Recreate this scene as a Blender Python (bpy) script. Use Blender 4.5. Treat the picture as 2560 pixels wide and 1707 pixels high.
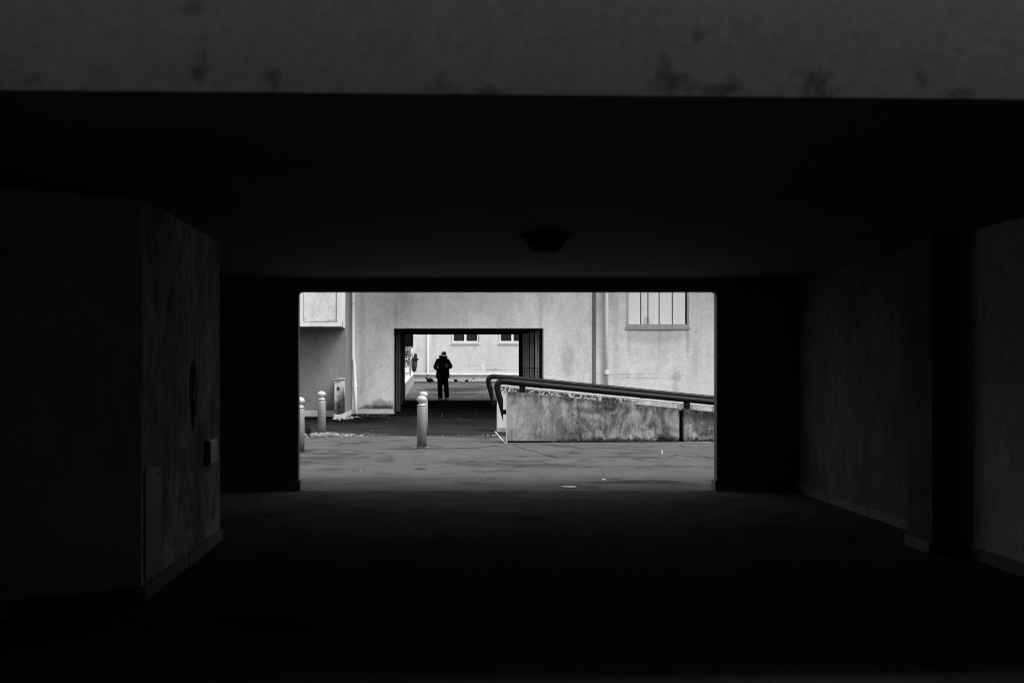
import bpy, bmesh, math, random
from mathutils import Vector, Matrix, noise as mnoise
R = math.radians
for o in list(bpy.data.objects): bpy.data.objects.remove(o, do_unlink=True)
scene = bpy.context.scene
COL = scene.collection
FPX = 2560.0            # focal length in photo pixels; +Y is depth, camera 1.5 m above the ground
# ------------------------------------------------------------------ camera
cd = bpy.data.cameras.new('camera'); cam = bpy.data.objects.new('camera', cd); COL.objects.link(cam)
cam.location = (0, 0, 1.5); cam.rotation_euler = (R(90), 0, 0)
cd.sensor_width = 36; cd.lens = 36; cd.shift_x = 180/2560; cd.shift_y = 66.5/2560
cd.clip_start = .05; cd.clip_end = 2000
cd.dof.use_dof = True; cd.dof.focus_distance = 33; cd.dof.aperture_fstop = 2.0
scene.camera = cam
# ------------------------------------------------------------------ sky and sun (overcast day, black and white photograph)
SUN_EL, SUN_ROT = 56, 126
w = bpy.data.worlds.new('World'); scene.world = w; w.use_nodes = True
nt = w.node_tree; nt.nodes.clear()
sky = nt.nodes.new('ShaderNodeTexSky'); sky.sky_type = 'NISHITA'; sky.sun_disc = False
sky.sun_elevation = R(SUN_EL); sky.sun_rotation = R(SUN_ROT); sky.dust_density = 4; sky.air_density = 1.5
bw = nt.nodes.new('ShaderNodeRGBToBW'); bg = nt.nodes.new('ShaderNodeBackground'); bg.inputs[1].default_value = .15
wo = nt.nodes.new('ShaderNodeOutputWorld')
nt.links.new(sky.outputs[0], bw.inputs[0]); nt.links.new(bw.outputs[0], bg.inputs[0]); nt.links.new(bg.outputs[0], wo.inputs[0])
sl = bpy.data.lights.new('sun', 'SUN'); sl.energy = 1.1; sl.angle = R(25); sl.color = (1, 1, 1)
so = bpy.data.objects.new('sun', sl); COL.objects.link(so)
sdir = Vector((math.sin(R(SUN_ROT))*math.cos(R(SUN_EL)), math.cos(R(SUN_ROT))*math.cos(R(SUN_EL)), math.sin(R(SUN_EL))))
so.rotation_euler = sdir.to_track_quat('Z', 'Y').to_euler()
scene.view_settings.view_transform = 'Standard'; scene.view_settings.look = 'None'
scene.view_settings.exposure = 1.05; scene.view_settings.gamma = 1.0
scene.render.engine = 'CYCLES'
scene.cycles.pixel_filter_type = 'BLACKMAN_HARRIS'; scene.cycles.filter_width = 1.05
scene.cycles.max_bounces = 8; scene.cycles.diffuse_bounces = 5
# ------------------------------------------------------------------ helpers
def P(x, y, s): return Vector(((x-1100)/s, FPX/s, 1.5+(920-y)/s))
def tag(o, label=None, cat=None, group=None, kind=None):
    if label: o['label'] = label
    if cat: o['category'] = cat
    if group: o['group'] = group
    if kind: o['kind'] = kind
    return o
def thing(name, label, cat, loc=(0, 0, 0), group=None):
    o = bpy.data.objects.new(name, None); COL.objects.link(o); o.location = loc; o.empty_display_size = .1
    return tag(o, label, cat, group)
def rootloc(p):
    v = Vector((0, 0, 0))
    while p: v += p.location; p = p.parent
    return v
def obj(name, bm, mat, parent=None, smooth=False):
    """bm is written in world coordinates; the mesh is stored relative to its thing."""
    me = bpy.data.meshes.new(name)
    if parent: bmesh.ops.translate(bm, verts=bm.verts, vec=-rootloc(parent))
    bmesh.ops.recalc_face_normals(bm, faces=bm.faces)
    bm.to_mesh(me); bm.free(); me.materials.append(mat)
    if smooth:
        for p in me.polygons: p.use_smooth = len(p.vertices) <= 4
    o = bpy.data.objects.new(name, me); COL.objects.link(o)
    if parent: o.parent = parent
    return o
def NB(): return bmesh.new()
def abox(bm, x0, x1, y0, y1, z0, z1, bev=0):
    t = bmesh.new()
    vs = [t.verts.new(p) for p in [(x0,y0,z0),(x1,y0,z0),(x1,y1,z0),(x0,y1,z0),(x0,y0,z1),(x1,y0,z1),(x1,y1,z1),(x0,y1,z1)]]
    for f in [(0,3,2,1),(4,5,6,7),(0,1,5,4),(1,2,6,5),(2,3,7,6),(3,0,4,7)]: t.faces.new([vs[i] for i in f])
    if bev: bmesh.ops.bevel(t, geom=t.edges[:], offset=bev, segments=1, affect='EDGES')
    me = bpy.data.meshes.new('t'); t.to_mesh(me); t.free(); bm.from_mesh(me); bpy.data.meshes.remove(me)
    return bm
def box(*a, **k): return abox(NB(), *a, **k)
def prism_z(poly, z0, z1, bm=None):
    bm = bm or NB()
    a = [bm.verts.new((x, y, z0)) for x, y in poly]; b = [bm.verts.new((x, y, z1)) for x, y in poly]
    bm.faces.new(a[::-1]); bm.faces.new(b); n = len(poly)
    for i in range(n): bm.faces.new([a[i], a[(i+1) % n], b[(i+1) % n], b[i]])
    return bm
def prism_y(poly, yf, th, bm=None):
    """outline in X,Z; front at yf(x) (number or function), thickness th away from the camera"""
    f = yf if callable(yf) else (lambda x: yf)
    bm = bm or NB()
    a = [bm.verts.new((x, f(x), z)) for x, z in poly]; b = [bm.verts.new((x, f(x)+th, z)) for x, z in poly]
    bm.faces.new(a[::-1]); bm.faces.new(b); n = len(poly)
    for i in range(n): bm.faces.new([a[i], a[(i+1) % n], b[(i+1) % n], b[i]])
    return bm
def holed(x0, x1, z0, z1, holes, y0, y1):
    """a wall in the X,Z plane with rectangular openings (hx0,hx1,hz0,hz1)"""
    xs = sorted({x0, x1, *[h[0] for h in holes], *[h[1] for h in holes]})
    zs = sorted({z0, z1, *[h[2] for h in holes], *[h[3] for h in holes]})
    bm = NB(); V = {}
    def v(x, y, z):
        k = (x, y, z)
        if k not in V: V[k] = bm.verts.new(k)
        return V[k]
    nx, nz = len(xs)-1, len(zs)-1
    full = {(i, j) for i in range(nx) for j in range(nz)
            if not any(h[0] < (xs[i]+xs[i+1])/2 < h[1] and h[2] < (zs[j]+zs[j+1])/2 < h[3] for h in holes)}
    for i, j in full:
        a, b, c, d = xs[i], xs[i+1], zs[j], zs[j+1]
        bm.faces.new([v(a,y0,c), v(b,y0,c), v(b,y0,d), v(a,y0,d)])
        bm.faces.new([v(a,y1,d), v(b,y1,d), v(b,y1,c), v(a,y1,c)])
        if (i-1, j) not in full: bm.faces.new([v(a,y0,c), v(a,y0,d), v(a,y1,d), v(a,y1,c)])
        if (i+1, j) not in full: bm.faces.new([v(b,y0,d), v(b,y0,c), v(b,y1,c), v(b,y1,d)])
        if (i, j-1) not in full: bm.faces.new([v(b,y0,c), v(a,y0,c), v(a,y1,c), v(b,y1,c)])
        if (i, j+1) not in full: bm.faces.new([v(a,y0,d), v(b,y0,d), v(b,y1,d), v(a,y1,d)])
    return bm
def lathe(prof, c, n=24, bm=None):
    bm = bm or NB(); rings = []
    for r, z in prof:
        rings.append([bm.verts.new((c[0]+max(r, 1e-4)*math.cos(2*math.pi*i/n), c[1]+max(r, 1e-4)*math.sin(2*math.pi*i/n), c[2]+z)) for i in range(n)])
    for a, b in zip(rings, rings[1:]):
        for i in range(n): bm.faces.new([a[i], a[(i+1) % n], b[(i+1) % n], b[i]])
    bm.faces.new(rings[0][::-1]); bm.faces.new(rings[-1])
    return bm
def sweep(pts, rads, n=12, bm=None):
    bm = bm or NB(); rings = []; pts = [Vector(p) for p in pts]
    if not hasattr(rads, '__len__'): rads = [rads]*len(pts)
    up = None
    for i, p in enumerate(pts):
        d = (pts[min(i+1, len(pts)-1)]-pts[max(i-1, 0)]).normalized()
        if up is None: up = d.orthogonal().normalized()
        up = (up-d*up.dot(d)).normalized(); sd = d.cross(up)
        rings.append([bm.verts.new(p+rads[i]*(up*math.cos(2*math.pi*k/n)+sd*math.sin(2*math.pi*k/n))) for k in range(n)])
    for a, b in zip(rings, rings[1:]):
        for i in range(n): bm.faces.new([a[i], a[(i+1) % n], b[(i+1) % n], b[i]])
    bm.faces.new(rings[0][::-1]); bm.faces.new(rings[-1])
    return bm
def ball(bm, c, r, rot=None, seg=16):
    r = r if hasattr(r, '__len__') else (r, r, r)
    m = Matrix.Translation(c) @ (rot.to_4x4() if rot else Matrix.Identity(4)) @ Matrix.Diagonal((*r, 1))
    bmesh.ops.create_uvsphere(bm, u_segments=seg, v_segments=seg//2+2, radius=1, matrix=m)
    return bm
def limb(bm, pts, rads):
    for i in range(len(pts)): ball(bm, pts[i], rads[i], seg=12)
    for i in range(len(pts)-1): sweep([pts[i], pts[i+1]], [rads[i], rads[i+1]], 12, bm)
def loft(bm, secs, n=24):
    """secs: (cx, cy, z, rx, ry)"""
    rings = [[bm.verts.new((cx+rx*math.cos(2*math.pi*i/n), cy+ry*math.sin(2*math.pi*i/n), z)) for i in range(n)] for cx, cy, z, rx, ry in secs]
    for a, b in zip(rings, rings[1:]):
        for i in range(n): bm.faces.new([a[i], a[(i+1) % n], b[(i+1) % n], b[i]])
    bm.faces.new(rings[0][::-1]); bm.faces.new(rings[-1])
def fuse(name, bm, mat, parent, voxel, smooth=4):
    """melt overlapping volumes into one continuous surface"""
    o = obj(name, bm, mat, parent)
    m = o.modifiers.new('r', 'REMESH'); m.mode = 'VOXEL'; m.voxel_size = voxel; m.use_smooth_shade = True
    s = o.modifiers.new('s', 'SMOOTH'); s.iterations = smooth; s.factor = .5
    dg = bpy.context.evaluated_depsgraph_get()
    me = bpy.data.meshes.new_from_object(o.evaluated_get(dg)); o.modifiers.clear(); old = o.data; o.data = me; bpy.data.meshes.remove(old)
    me.name = name
    if not me.materials: me.materials.append(mat)
    return o
def copy_thing(root, loc, label):
    r = root.copy(); COL.objects.link(r); r.location = loc; r['label'] = label
    for ch in list(root.children):
        c = ch.copy(); COL.objects.link(c); c.parent = r
        for g in ch.children:
            d = g.copy(); COL.objects.link(d); d.parent = c
    return r
# ------------------------------------------------------------------ materials (all neutral grey: the photograph is black and white)
class N:
    def __init__(s, name, rough=.85, spec=.3):
        s.m = bpy.data.materials.new(name); s.m.use_nodes = True; s.t = s.m.node_tree
        s.b = s.t.nodes['Principled BSDF']; s.b.inputs['Roughness'].default_value = rough
        s.b.inputs['Specular IOR Level'].default_value = spec
        s.geo = s.t.nodes.new('ShaderNodeNewGeometry'); s.tc = s.t.nodes.new('ShaderNodeTexCoord')
        s.pos = s.geo.outputs['Position']; s.sep = s.t.nodes.new('ShaderNodeSeparateXYZ'); s.t.links.new(s.pos, s.sep.inputs[0])
    def world(s): return s.pos
    def local(s): return s.tc.outputs['Object']
    def set(s, sock, v):
        if isinstance(v, (int, float)): sock.default_value = v
        else: s.t.links.new(v, sock)
    def math(s, op, a, b=0, c=0, clamp=False):
        n = s.t.nodes.new('ShaderNodeMath'); n.operation = op; n.use_clamp = clamp
        s.set(n.inputs[0], a); s.set(n.inputs[1], b)
        if op in ('MULTIPLY_ADD', 'COMPARE'): s.set(n.inputs[2], c)
        return n.outputs[0]
    def mul(s, a, b): return s.math('MULTIPLY', a, b)
    def add(s, a, b): return s.math('ADD', a, b)
    def ramp(s, v, lo, hi, a=0., b=1.):
        n = s.t.nodes.new('ShaderNodeMapRange'); n.interpolation_type = 'SMOOTHSTEP'; n.clamp = True
        s.set(n.inputs[0], v); n.inputs[1].default_value = lo; n.inputs[2].default_value = hi
        s.set(n.inputs[3], a); s.set(n.inputs[4], b); return n.outputs[0]
    def noise(s, scale, detail=3, rough=.55, vec=None, stretch=(1, 1, 1), dist=0, off=(0, 0, 0)):
        mp = s.t.nodes.new('ShaderNodeMapping'); mp.inputs['Scale'].default_value = stretch; mp.inputs['Location'].default_value = off
        s.t.links.new(vec or s.pos, mp.inputs[0])
        n = s.t.nodes.new('ShaderNodeTexNoise'); n.inputs['Scale'].default_value = scale; n.inputs['Detail'].default_value = detail
        n.inputs['Roughness'].default_value = rough; n.inputs['Distortion'].default_value = dist
        s.t.links.new(mp.outputs[0], n.inputs['Vector']); return n.outputs[0]
    def voro(s, scale, vec=None, edge=True, warp=0.):
        n = s.t.nodes.new('ShaderNodeTexVoronoi'); n.feature = 'DISTANCE_TO_EDGE' if edge else 'F1'; n.inputs['Scale'].default_value = scale
        src = vec or s.pos
        if warp:
            nn = s.t.nodes.new('ShaderNodeTexNoise'); nn.inputs['Scale'].default_value = scale*.8; nn.inputs['Detail'].default_value = 3
            s.t.links.new(src, nn.inputs['Vector'])
            va = s.t.nodes.new('ShaderNodeVectorMath'); va.operation = 'MULTIPLY_ADD'; va.inputs[1].default_value = (warp,)*3
            s.t.links.new(nn.outputs['Color'], va.inputs[0]); s.t.links.new(src, va.inputs[2]); src = va.outputs[0]
        s.t.links.new(src, n.inputs['Vector']); return n.outputs['Distance']
    def var(s, v, amt):      # noise value -> multiplier around 1
        return s.math('MULTIPLY_ADD', v, 2*amt*1.6, 1-amt*1.6)
    def blob(s, cx, cy, rx, ry, axes='XZ', rag=.5, nscale=6, soft=.5):
        """1 inside an ellipse with a ragged outline, 0 outside"""
        a = s.sep.outputs[axes[0]]; b = s.sep.outputs[axes[1]]
        dx = s.math('DIVIDE', s.math('SUBTRACT', a, cx), rx); dy = s.math('DIVIDE', s.math('SUBTRACT', b, cy), ry)
        d = s.math('SQRT', s.add(s.mul(dx, dx), s.mul(dy, dy)))
        d = s.add(d, s.mul(s.math('SUBTRACT', s.noise(nscale, 4), .5), rag*2.5))
        return s.ramp(d, 1+soft, 1-soft)
    def dark(s, v, mask, amt):   # multiply v by (1 - amt*mask)
        return s.mul(v, s.math('MULTIPLY_ADD', mask, -amt, 1))
    def out(s, v, bump=None, bstr=.3, bdist=.01, rough=None):
        s.set(s.b.inputs['Base Color'], v) if not isinstance(v, (int, float)) else setattr(s.b.inputs['Base Color'], 'default_value', (v, v, v, 1))
        if bump is not None:
            n = s.t.nodes.new('ShaderNodeBump'); n.inputs['Strength'].default_value = bstr; n.inputs['Distance'].default_value = bdist
            s.t.links.new(bump, n.inputs['Height']); s.t.links.new(n.outputs[0], s.b.inputs['Normal'])
        if rough is not None: s.set(s.b.inputs['Roughness'], rough)
        return s.m
def simple(name, base, rough=.7, spec=.3, var=.12, scale=4, fine=40, finev=.08, local=True, metal=0, bstr=.15, stretch=(1, 1, 1)):
    n = N(name, rough, spec); vec = n.local() if local else None
    f = n.noise(fine, 3, vec=vec)
    v = n.mul(n.mul(base, n.var(n.noise(scale, 4, vec=vec, stretch=stretch), var)), n.var(f, finev))
    n.b.inputs['Metallic'].default_value = metal
    return n.out(v, f, bstr, .004)
def plaster(name, base, var=.08, finev=.16, streak=.06, stains_and_shade=(), bstr=.5, specks=.3):
    n = N(name, .92, .15)
    big = n.noise(.7, 5, .6); mid = n.noise(4, 4); fine = n.noise(24, 2, .7); fine2 = n.noise(60, 2, .7)
    v = n.mul(base, n.var(big, var*1.3)); v = n.mul(v, n.var(mid, var)); v = n.mul(v, n.var(n.noise(12, 3, .7, off=(5, 5, 5)), finev*.6)); finev *= 1.15; v = n.mul(v, n.var(fine, finev)); v = n.mul(v, n.var(fine2, finev))
    if streak: v = n.mul(v, n.var(n.noise(3.5, 4, stretch=(1, 1, .12)), streak)); v = n.dark(v, n.ramp(n.noise(1.6, 5, .62, stretch=(1, 1, .35), off=(2, 0, 9)), .50, .72), .20)
    if specks: v = n.dark(v, n.ramp(n.noise(7, 5, .7, off=(3, 1, 7)), .68, .78), specks)
    for st in stains_and_shade:
        cx, cz, rx, rz, amt = st[:5]; ax = st[5] if len(st) > 5 else 'XZ'; rag = st[6] if len(st) > 6 else .5; ns = st[7] if len(st) > 7 else 5
        v = n.dark(v, n.blob(cx, cz, rx, rz, ax, rag, ns), amt)
    return n.out(v, n.add(fine, fine2), bstr, .006)
# --- the plasters of the underpass
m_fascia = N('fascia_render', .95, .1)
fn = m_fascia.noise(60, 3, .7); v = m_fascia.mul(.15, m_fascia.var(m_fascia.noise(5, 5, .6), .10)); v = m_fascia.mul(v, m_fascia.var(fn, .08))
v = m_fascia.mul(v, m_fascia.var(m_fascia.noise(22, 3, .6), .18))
for cx, cz, rx, rz, a in [(-.66, 2.63, .03, .04, .55), (-.96, 2.66, .025, .03, .5), (-.95, 2.7, .03, .05, .25), (.02, 2.61, .05, .05, .35), (.90, 2.66, .05, .07, .5), (.97, 2.645, .03, .03, .5),
                          (1.12, 2.61, .07, .03, .6), (1.18, 2.64, .03, .03, .4), (1.52, 2.63, .055, .055, .62), (1.95, 2.66, .02, .03, .4), (1.03, 2.84, .03, .03, .4), (.2, 2.595, .05, .02, .5), (2.1, 2.6, .05, .02, .5), (-.98, 2.92, .04, .03, .4), (-1.6, 2.63, .03, .02, .3)]:
    v = m_fascia.dark(v, m_fascia.blob(cx, cz, rx, rz, 'XZ', 1.0, 22, .8), a*.9)
FASCIA = m_fascia.out(v, fn, .4, .003)
def tunnel_mat(name, base, streak=.3):
    n = N(name, .95, .1)
    fine = n.noise(45, 3, .7); st = n.noise(9, 5, .6, stretch=(1, 1, .12)); st2 = n.noise(3, 4, .6, stretch=(1, 1, .2), off=(4, 2, 0)); base = n.dark(n.dark(base, n.ramp(n.noise(14, 6, .8, stretch=(1, 1, .32), off=(1, 1, 1)), .44, .62), streak*1.25), n.ramp(n.noise(1.1, 4, .6, off=(6, 2, 2)), .45, .65), streak)
    v = n.mul(n.mul(n.mul(base, n.var(st, streak)), n.var(st2, streak*.7)), n.var(fine, .22)); v = n.mul(v, n.var(n.noise(13, 5, .75, stretch=(1, 1, .45), off=(3, 3, 3)), .32)); v = n.mul(v, n.var(n.noise(1.3, 4, .6, off=(1, 9, 3)), .25))
    return n.out(v, n.add(fine, st), .5, .008)
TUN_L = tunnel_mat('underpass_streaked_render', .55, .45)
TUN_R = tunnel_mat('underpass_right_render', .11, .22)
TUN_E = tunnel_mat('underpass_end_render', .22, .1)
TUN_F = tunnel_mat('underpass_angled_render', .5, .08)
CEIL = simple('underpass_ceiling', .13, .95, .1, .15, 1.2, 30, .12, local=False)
SKIRT = simple('skirting_tile_dark', .10, .7, .3, .2, 5, 40, .1, local=False)
UPPER = plaster('near_building_render', .42)
# --- floors
def ground_mat(name, base, stains_and_shade=(), rough=.8, wetv=.48, agg=.5, midv=.16, spec=.04, extra=None):
    n = N(name, rough, spec)
    big = n.noise(.5, 5, .6, stretch=(1, 1.4, 1)); mid = n.noise(2.2, 5, .65, dist=.6); fine = n.noise(55, 2, .8); fine2 = n.noise(160, 2, .8)
    v = n.mul(base, n.var(big, .16)); v = n.mul(v, n.var(mid, midv)); v = n.mul(v, n.var(n.noise(9, 4, .7, off=(1, 2, 3)), midv*.8)); v = n.mul(v, n.var(fine, .3)); v = n.mul(v, n.var(fine2, .25))
    if extra: v = extra(n, v)
    v = n.add(v, n.mul(n.ramp(n.noise(38, 2, .5, off=(9, 9, 9)), .70, .76), base*agg))
    v = n.dark(v, n.ramp(n.noise(.9, 6, .65, dist=1.0, off=(2, 7, 0)), .50, .64), wetv)
    cr = n.ramp(n.voro(.15, warp=.5), .004, .001); v = n.dark(v, cr, .0)
    ro = rough
    for cx, cy, rx, ry, amt in stains_and_shade:
        b = n.blob(cx, cy, rx, ry, 'XY', .35, 3.0, .35); v = n.dark(v, b, amt)
    return n.out(v, n.add(fine, fine2), .45, .006)
ASPH = ground_mat('light_worn_asphalt', .092, [(-2.2, 17.1, .75, .33, .42), (-.29, 15.25, .085, .16, .6), (-.3, 15.9, .12, .2, .25), (2.15, 13.45, .36, .14, .48), (2.75, 13.55, .45, .22, .6), (3.0, 13.2, .4, .08, .3),
                    (-1.3, 13.7, .9, .45, .22), (.1, 13.9, .9, .3, .15), (1.3, 15.7, .9, .3, .25), (3.2, 15.6, .8, .2, .2), (-1.75, 17.9, .5, .12, .45), (.0, 19.15, .45, .12, .45), (2.6, 17.3, 1.0, .15, .15), (4.2, 14.6, .3, .15, .3), (5, 16, .3, .2, .35)])  # the entry beside the middle front bollard paints the soft shade at its right
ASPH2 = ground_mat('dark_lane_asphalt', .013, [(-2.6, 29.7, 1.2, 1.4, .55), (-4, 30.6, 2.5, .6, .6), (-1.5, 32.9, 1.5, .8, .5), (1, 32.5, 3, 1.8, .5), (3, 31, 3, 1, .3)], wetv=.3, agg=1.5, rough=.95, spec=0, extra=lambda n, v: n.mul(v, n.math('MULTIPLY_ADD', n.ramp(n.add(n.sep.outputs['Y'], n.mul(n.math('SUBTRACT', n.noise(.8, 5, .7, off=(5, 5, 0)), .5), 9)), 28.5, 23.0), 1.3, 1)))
TFLOOR = ground_mat('underpass_floor', .072, wetv=.25, rough=.9, spec=0, midv=.28)
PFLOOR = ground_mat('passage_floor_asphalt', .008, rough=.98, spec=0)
YARD = ground_mat('rear_yard_asphalt', .11, [(.6, 47.0, 1.6, 2.0, .65), (1.2, 43, 2.2, 1.2, .45), (0, 55, 5.5, 1.6, .5), (2.2, 49, 1.6, 1.6, .4), (1.5, 51.5, 2.5, .6, .4)], wetv=.55, agg=1.2)
TERR = simple('terrace_paving', .35, .9, .2, .12, 2, 30, .15, local=False)
# --- courtyard building
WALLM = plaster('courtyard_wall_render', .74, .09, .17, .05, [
    (-1.98, .17, .75, .12, .82, 'XZ', .7, 5), (-1.9, .3, .4, .16, .55, 'XZ', .6, 5), (-2.3, 3.6, 2.4, 4.2, .22, 'XZ', .15, 1), (-1.5, 3.55, .6, .9, .20, 'XZ', .4, 1.4), (.0, 3.7, 1.3, .9, .22, 'XZ', .4, 1.6), (1.9, 3.8, .7, .9, .16, 'XZ', .4, 1.6),  # the widest entry, at left, paints in the shading beside the left block
    (7.0, 2.58, 1.0, .25, .2, 'XZ', .35, 2), (7.75, 1.22, .18, .14, .26, 'XZ', 1.1, 6), (7.72, .8, .1, .5, .2, 'XZ', .9, 5), (5.75, 3, .10, 3, .13, 'XZ', .2, 2), (5.3, 2.6, .08, 2, .12, 'XZ', .2, 2),
    (6.2, 2.35, .06, .4, .22, 'XZ', .4, 5), (8.12, 2.4, .06, .45, .25, 'XZ', .4, 5), (7.2, 2.5, .05, .25, .15, 'XZ', .4, 5), (-1.45, 3.2, .06, .5, .2, 'XZ', .4, 5), (3.3, 3.2, .07, .6, .18, 'XZ', .4, 5), (5.9, 1.3, .8, .03, .25, 'XZ', 1.6, 4), (6.6, 1.18, .6, .02, .3, 'XZ', 2.2, 4), (4.2, 1.9, .25, .5, .12, 'XZ', .8, 3), (-2.55, 2.5, .1, 3, .15, 'XZ', .2, 2)])
BLOCKM = plaster('left_block_render', .20, .1, .16, .06, [(-3.4, .25, .25, .15, .5, 'XZ', .5, 4)])
BAYM = plaster('bay_render', .56, .06, .16, .04, [(-4, 2.9, .06, .1, .3), (-3.1, 2.87, .2, .05, .35), (-3.6, 2.86, .4, .03, .3)])
BAYS = plaster('bay_frame_render', .58, .05, .08, .05, [(30.35, 2.78, .12, .13, .7, 'YZ', .4, 5)])
PIL = plaster('stub_wall_render', .55, .14, .2, .12, [(-2.93, .35, .16, .42, .85, 'XZ', .55, 5), (-3.0, .9, .05, .06, .85, 'XZ', .6, 8), (-3.02, .25, .15, .15, .6, 'XZ', .6, 8), (-3.0, 1.2, .25, .05, .5, 'XZ', .6, 8), (30.5, .5, .4, .5, .7, 'YZ', .5, 4)])
PLIN = plaster('plinth_render', .44, .12, .15, .05)
CAPM = simple('stub_cap_concrete', .28, .9, .2, .3, 6, 50, .2, local=False)
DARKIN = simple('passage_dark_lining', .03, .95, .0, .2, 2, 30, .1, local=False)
JOINT = simple('expansion_joint_rubber', .20, .7, .3, .15, 6, 40, .1, local=False, stretch=(1, 1, .1))
PIPE = simple('painted_pipe', .85, .5, .35, .02, 2, 30, .05, local=False, stretch=(3, 3, .3))
PIPEL = simple('grey_painted_pipe', .45, .5, .35, .14, 2, 30, .06, local=False, stretch=(3, 3, .3))
BAND = simple('pipe_clamp', .12, .5, .4)
SHUT = N('white_metal_shutter', .4, .4)
v = SHUT.mul(.93, SHUT.var(SHUT.noise(2.5, 4, stretch=(2, 1, .3)), .05)); v = SHUT.dark(v, SHUT.blob(6.78, 3.02, .10, .16, 'XZ', .5, 5), .35)
v = SHUT.dark(v, SHUT.ramp(SHUT.noise(5, 4, stretch=(2, 1, .3)), .62, .78), .08); SHUT = SHUT.out(v)
SILL = simple('metal_sill', .5, .35, .5, .2, 4, 30, .1, local=False, metal=.3)
WFR = simple('white_window_frame', .66, .45, .35, .06)
GLASS = N('dark_window_glass', .08, .5); GLASS = GLASS.out(GLASS.mul(.02, GLASS.var(GLASS.noise(1.2, 3), .3)))
BLACKM = simple('black_gap', .01, .9, .1)
# --- second yard
FARW = plaster('rear_yard_wall_render', .54, .06, .1, .04, [(-.2, 1.36, .8, .03, .25, 'XZ', .8, 3), (3.0, 1.4, .7, .06, .35, 'XZ', .6, 4), (2.4, 1.65, .9, .04, .15, 'XZ', .8, 3)], specks=.4)
FPLIN = plaster('rear_plinth_slab', .6, .14, .12, .05, specks=.5)
LOWW = plaster('low_wall_render', .26, .1, .12, .05)
LOWT = simple('low_wall_coping', .72, .8, .2, .1)
BRIDGE = simple('dark_cladding', .006, .95, .0)
FARB = plaster('distant_wall_render', .75)
# --- ramp walls
def ramp_mat(name, base, side):
    n = N(name, .93, .15); X, Z = n.sep.outputs['X'], n.sep.outputs['Z']
    fine = n.noise(30, 3, .75); fine2 = n.noise(80, 2, .7)
    blot = n.noise(2.4, 6, .68, dist=1.2, stretch=(1, 1, .8)); blot2 = n.noise(7, 6, .7, dist=1.0, off=(4, 0, 2)); stv = n.noise(8, 5, .65, stretch=(1, 1, .13))
    v = n.mul(base, n.var(fine, .2)); v = n.mul(v, n.var(fine2, .16)); v = n.mul(v, n.var(blot2, .24))
    # soft green-black growth, strongest in the middle of the wall and under its sloping top
    top = n.math('MULTIPLY_ADD', X, -.0997, side + .0997*1.34)     # height of the top edge
    below = n.math('SUBTRACT', top, Z)
    xm = n.ramp(X, 1.7, 2.7, .45, 1.)
    v = n.dark(v, n.mul(n.ramp(n.add(blot, n.mul(stv, .35)), .56, .78), xm), .70)
    v = n.dark(v, n.mul(n.ramp(n.add(below, n.mul(n.math('SUBTRACT', stv, .5), -.45)), .20, .0), n.ramp(blot2, .30, .60)), .75)
    v = n.dark(v, n.mul(n.ramp(n.add(Z, n.mul(n.math('SUBTRACT', blot2, .5), .30)), .13, .05), n.ramp(X, 1.9, 2.9)), .88)
    v = n.dark(v, n.blob(2.78, .35, .28, .22, 'XZ', .8, 6), .42); v = n.dark(v, n.blob(3.6, .36, .4, .2, 'XZ', .8, 6), .35)
    v = n.dark(v, n.blob(3.1, .68, .5, .05, 'XZ', .9, 5), .5); v = n.dark(v, n.blob(4.5, .35, .3, .3, 'XZ', .8, 6), .3)
    v = n.dark(v, n.blob(5.4, .4, .3, .25, 'XZ', .9, 7), .5); v = n.dark(v, n.blob(3.05, .62, .25, .05, 'XZ', 1., 11), .55)
    # pale traces left by a climbing plant
    c1 = n.math('ABSOLUTE', n.math('SUBTRACT', n.noise(7, 1, .5, dist=1.5), .5)); c2 = n.math('ABSOLUTE', n.math('SUBTRACT', n.noise(10, 1, .5, dist=1.2, off=(7, 3, 1)), .48))
    ln = n.math('MAXIMUM', n.ramp(c1, .022, .004), n.ramp(c2, .022, .004)); lm = n.ramp(n.noise(2.2, 4, off=(1, 5, 3)), .48, .58)
    v = n.add(v, n.mul(n.mul(ln, lm), n.mul(n.ramp(X, 2.1, 3), .11)))
    v = n.dark(v, n.ramp(n.noise(20, 4, .7, off=(8, 1, 2)), .66, .74), .5)
    v = n.dark(v, n.mul(n.ramp(n.noise(11, 6, .8, stretch=(1, 1, .3), off=(2, 2, 2)), .49, .58), n.ramp(n.noise(1.8, 4, off=(4, 4, 4)), .34, .55)), .42)
    return n.out(v, n.add(fine, n.mul(blot2, .7)), .6, .008)
RWALL = ramp_mat('ramp_wall_weathered_concrete', .30, 1.035)
def ramp_rear(name):
    n = N(name, .93, .15); X, Z = n.sep.outputs['X'], n.sep.outputs['Z']
    fine = n.noise(35, 3, .75); v = n.mul(.50, n.var(fine, .15)); v = n.mul(v, n.var(n.noise(3, 4), .12))
    top = n.math('MULTIPLY_ADD', X, -.0985, 1.10 + .0985*1.34); below = n.math('SUBTRACT', top, Z)
    nz = n.noise(8, 6, .72, dist=.8); xr = n.ramp(X, 4.2, 5.0, 1., .25)
    band = n.mul(n.ramp(below, .015, .04), n.ramp(below, .22, .12))
    v = n.dark(v, n.mul(n.mul(band, xr), n.ramp(nz, .45, .50)), .93)
    v = n.dark(v, n.mul(n.ramp(n.noise(7, 5, .6, stretch=(1, 1, .15)), .5, .62), n.ramp(X, 5., 5.5)), .5)
    return n.out(v, fine, .6, .008)
RREAR = ramp_rear('rear_ramp_wall_concrete')
RGAP = simple('shadow_gap_dark', .006, .9, .0)
RBASE = simple('ramp_base_slab', .18, .9, .2, .3, 5, 40, .2, local=False)
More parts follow.
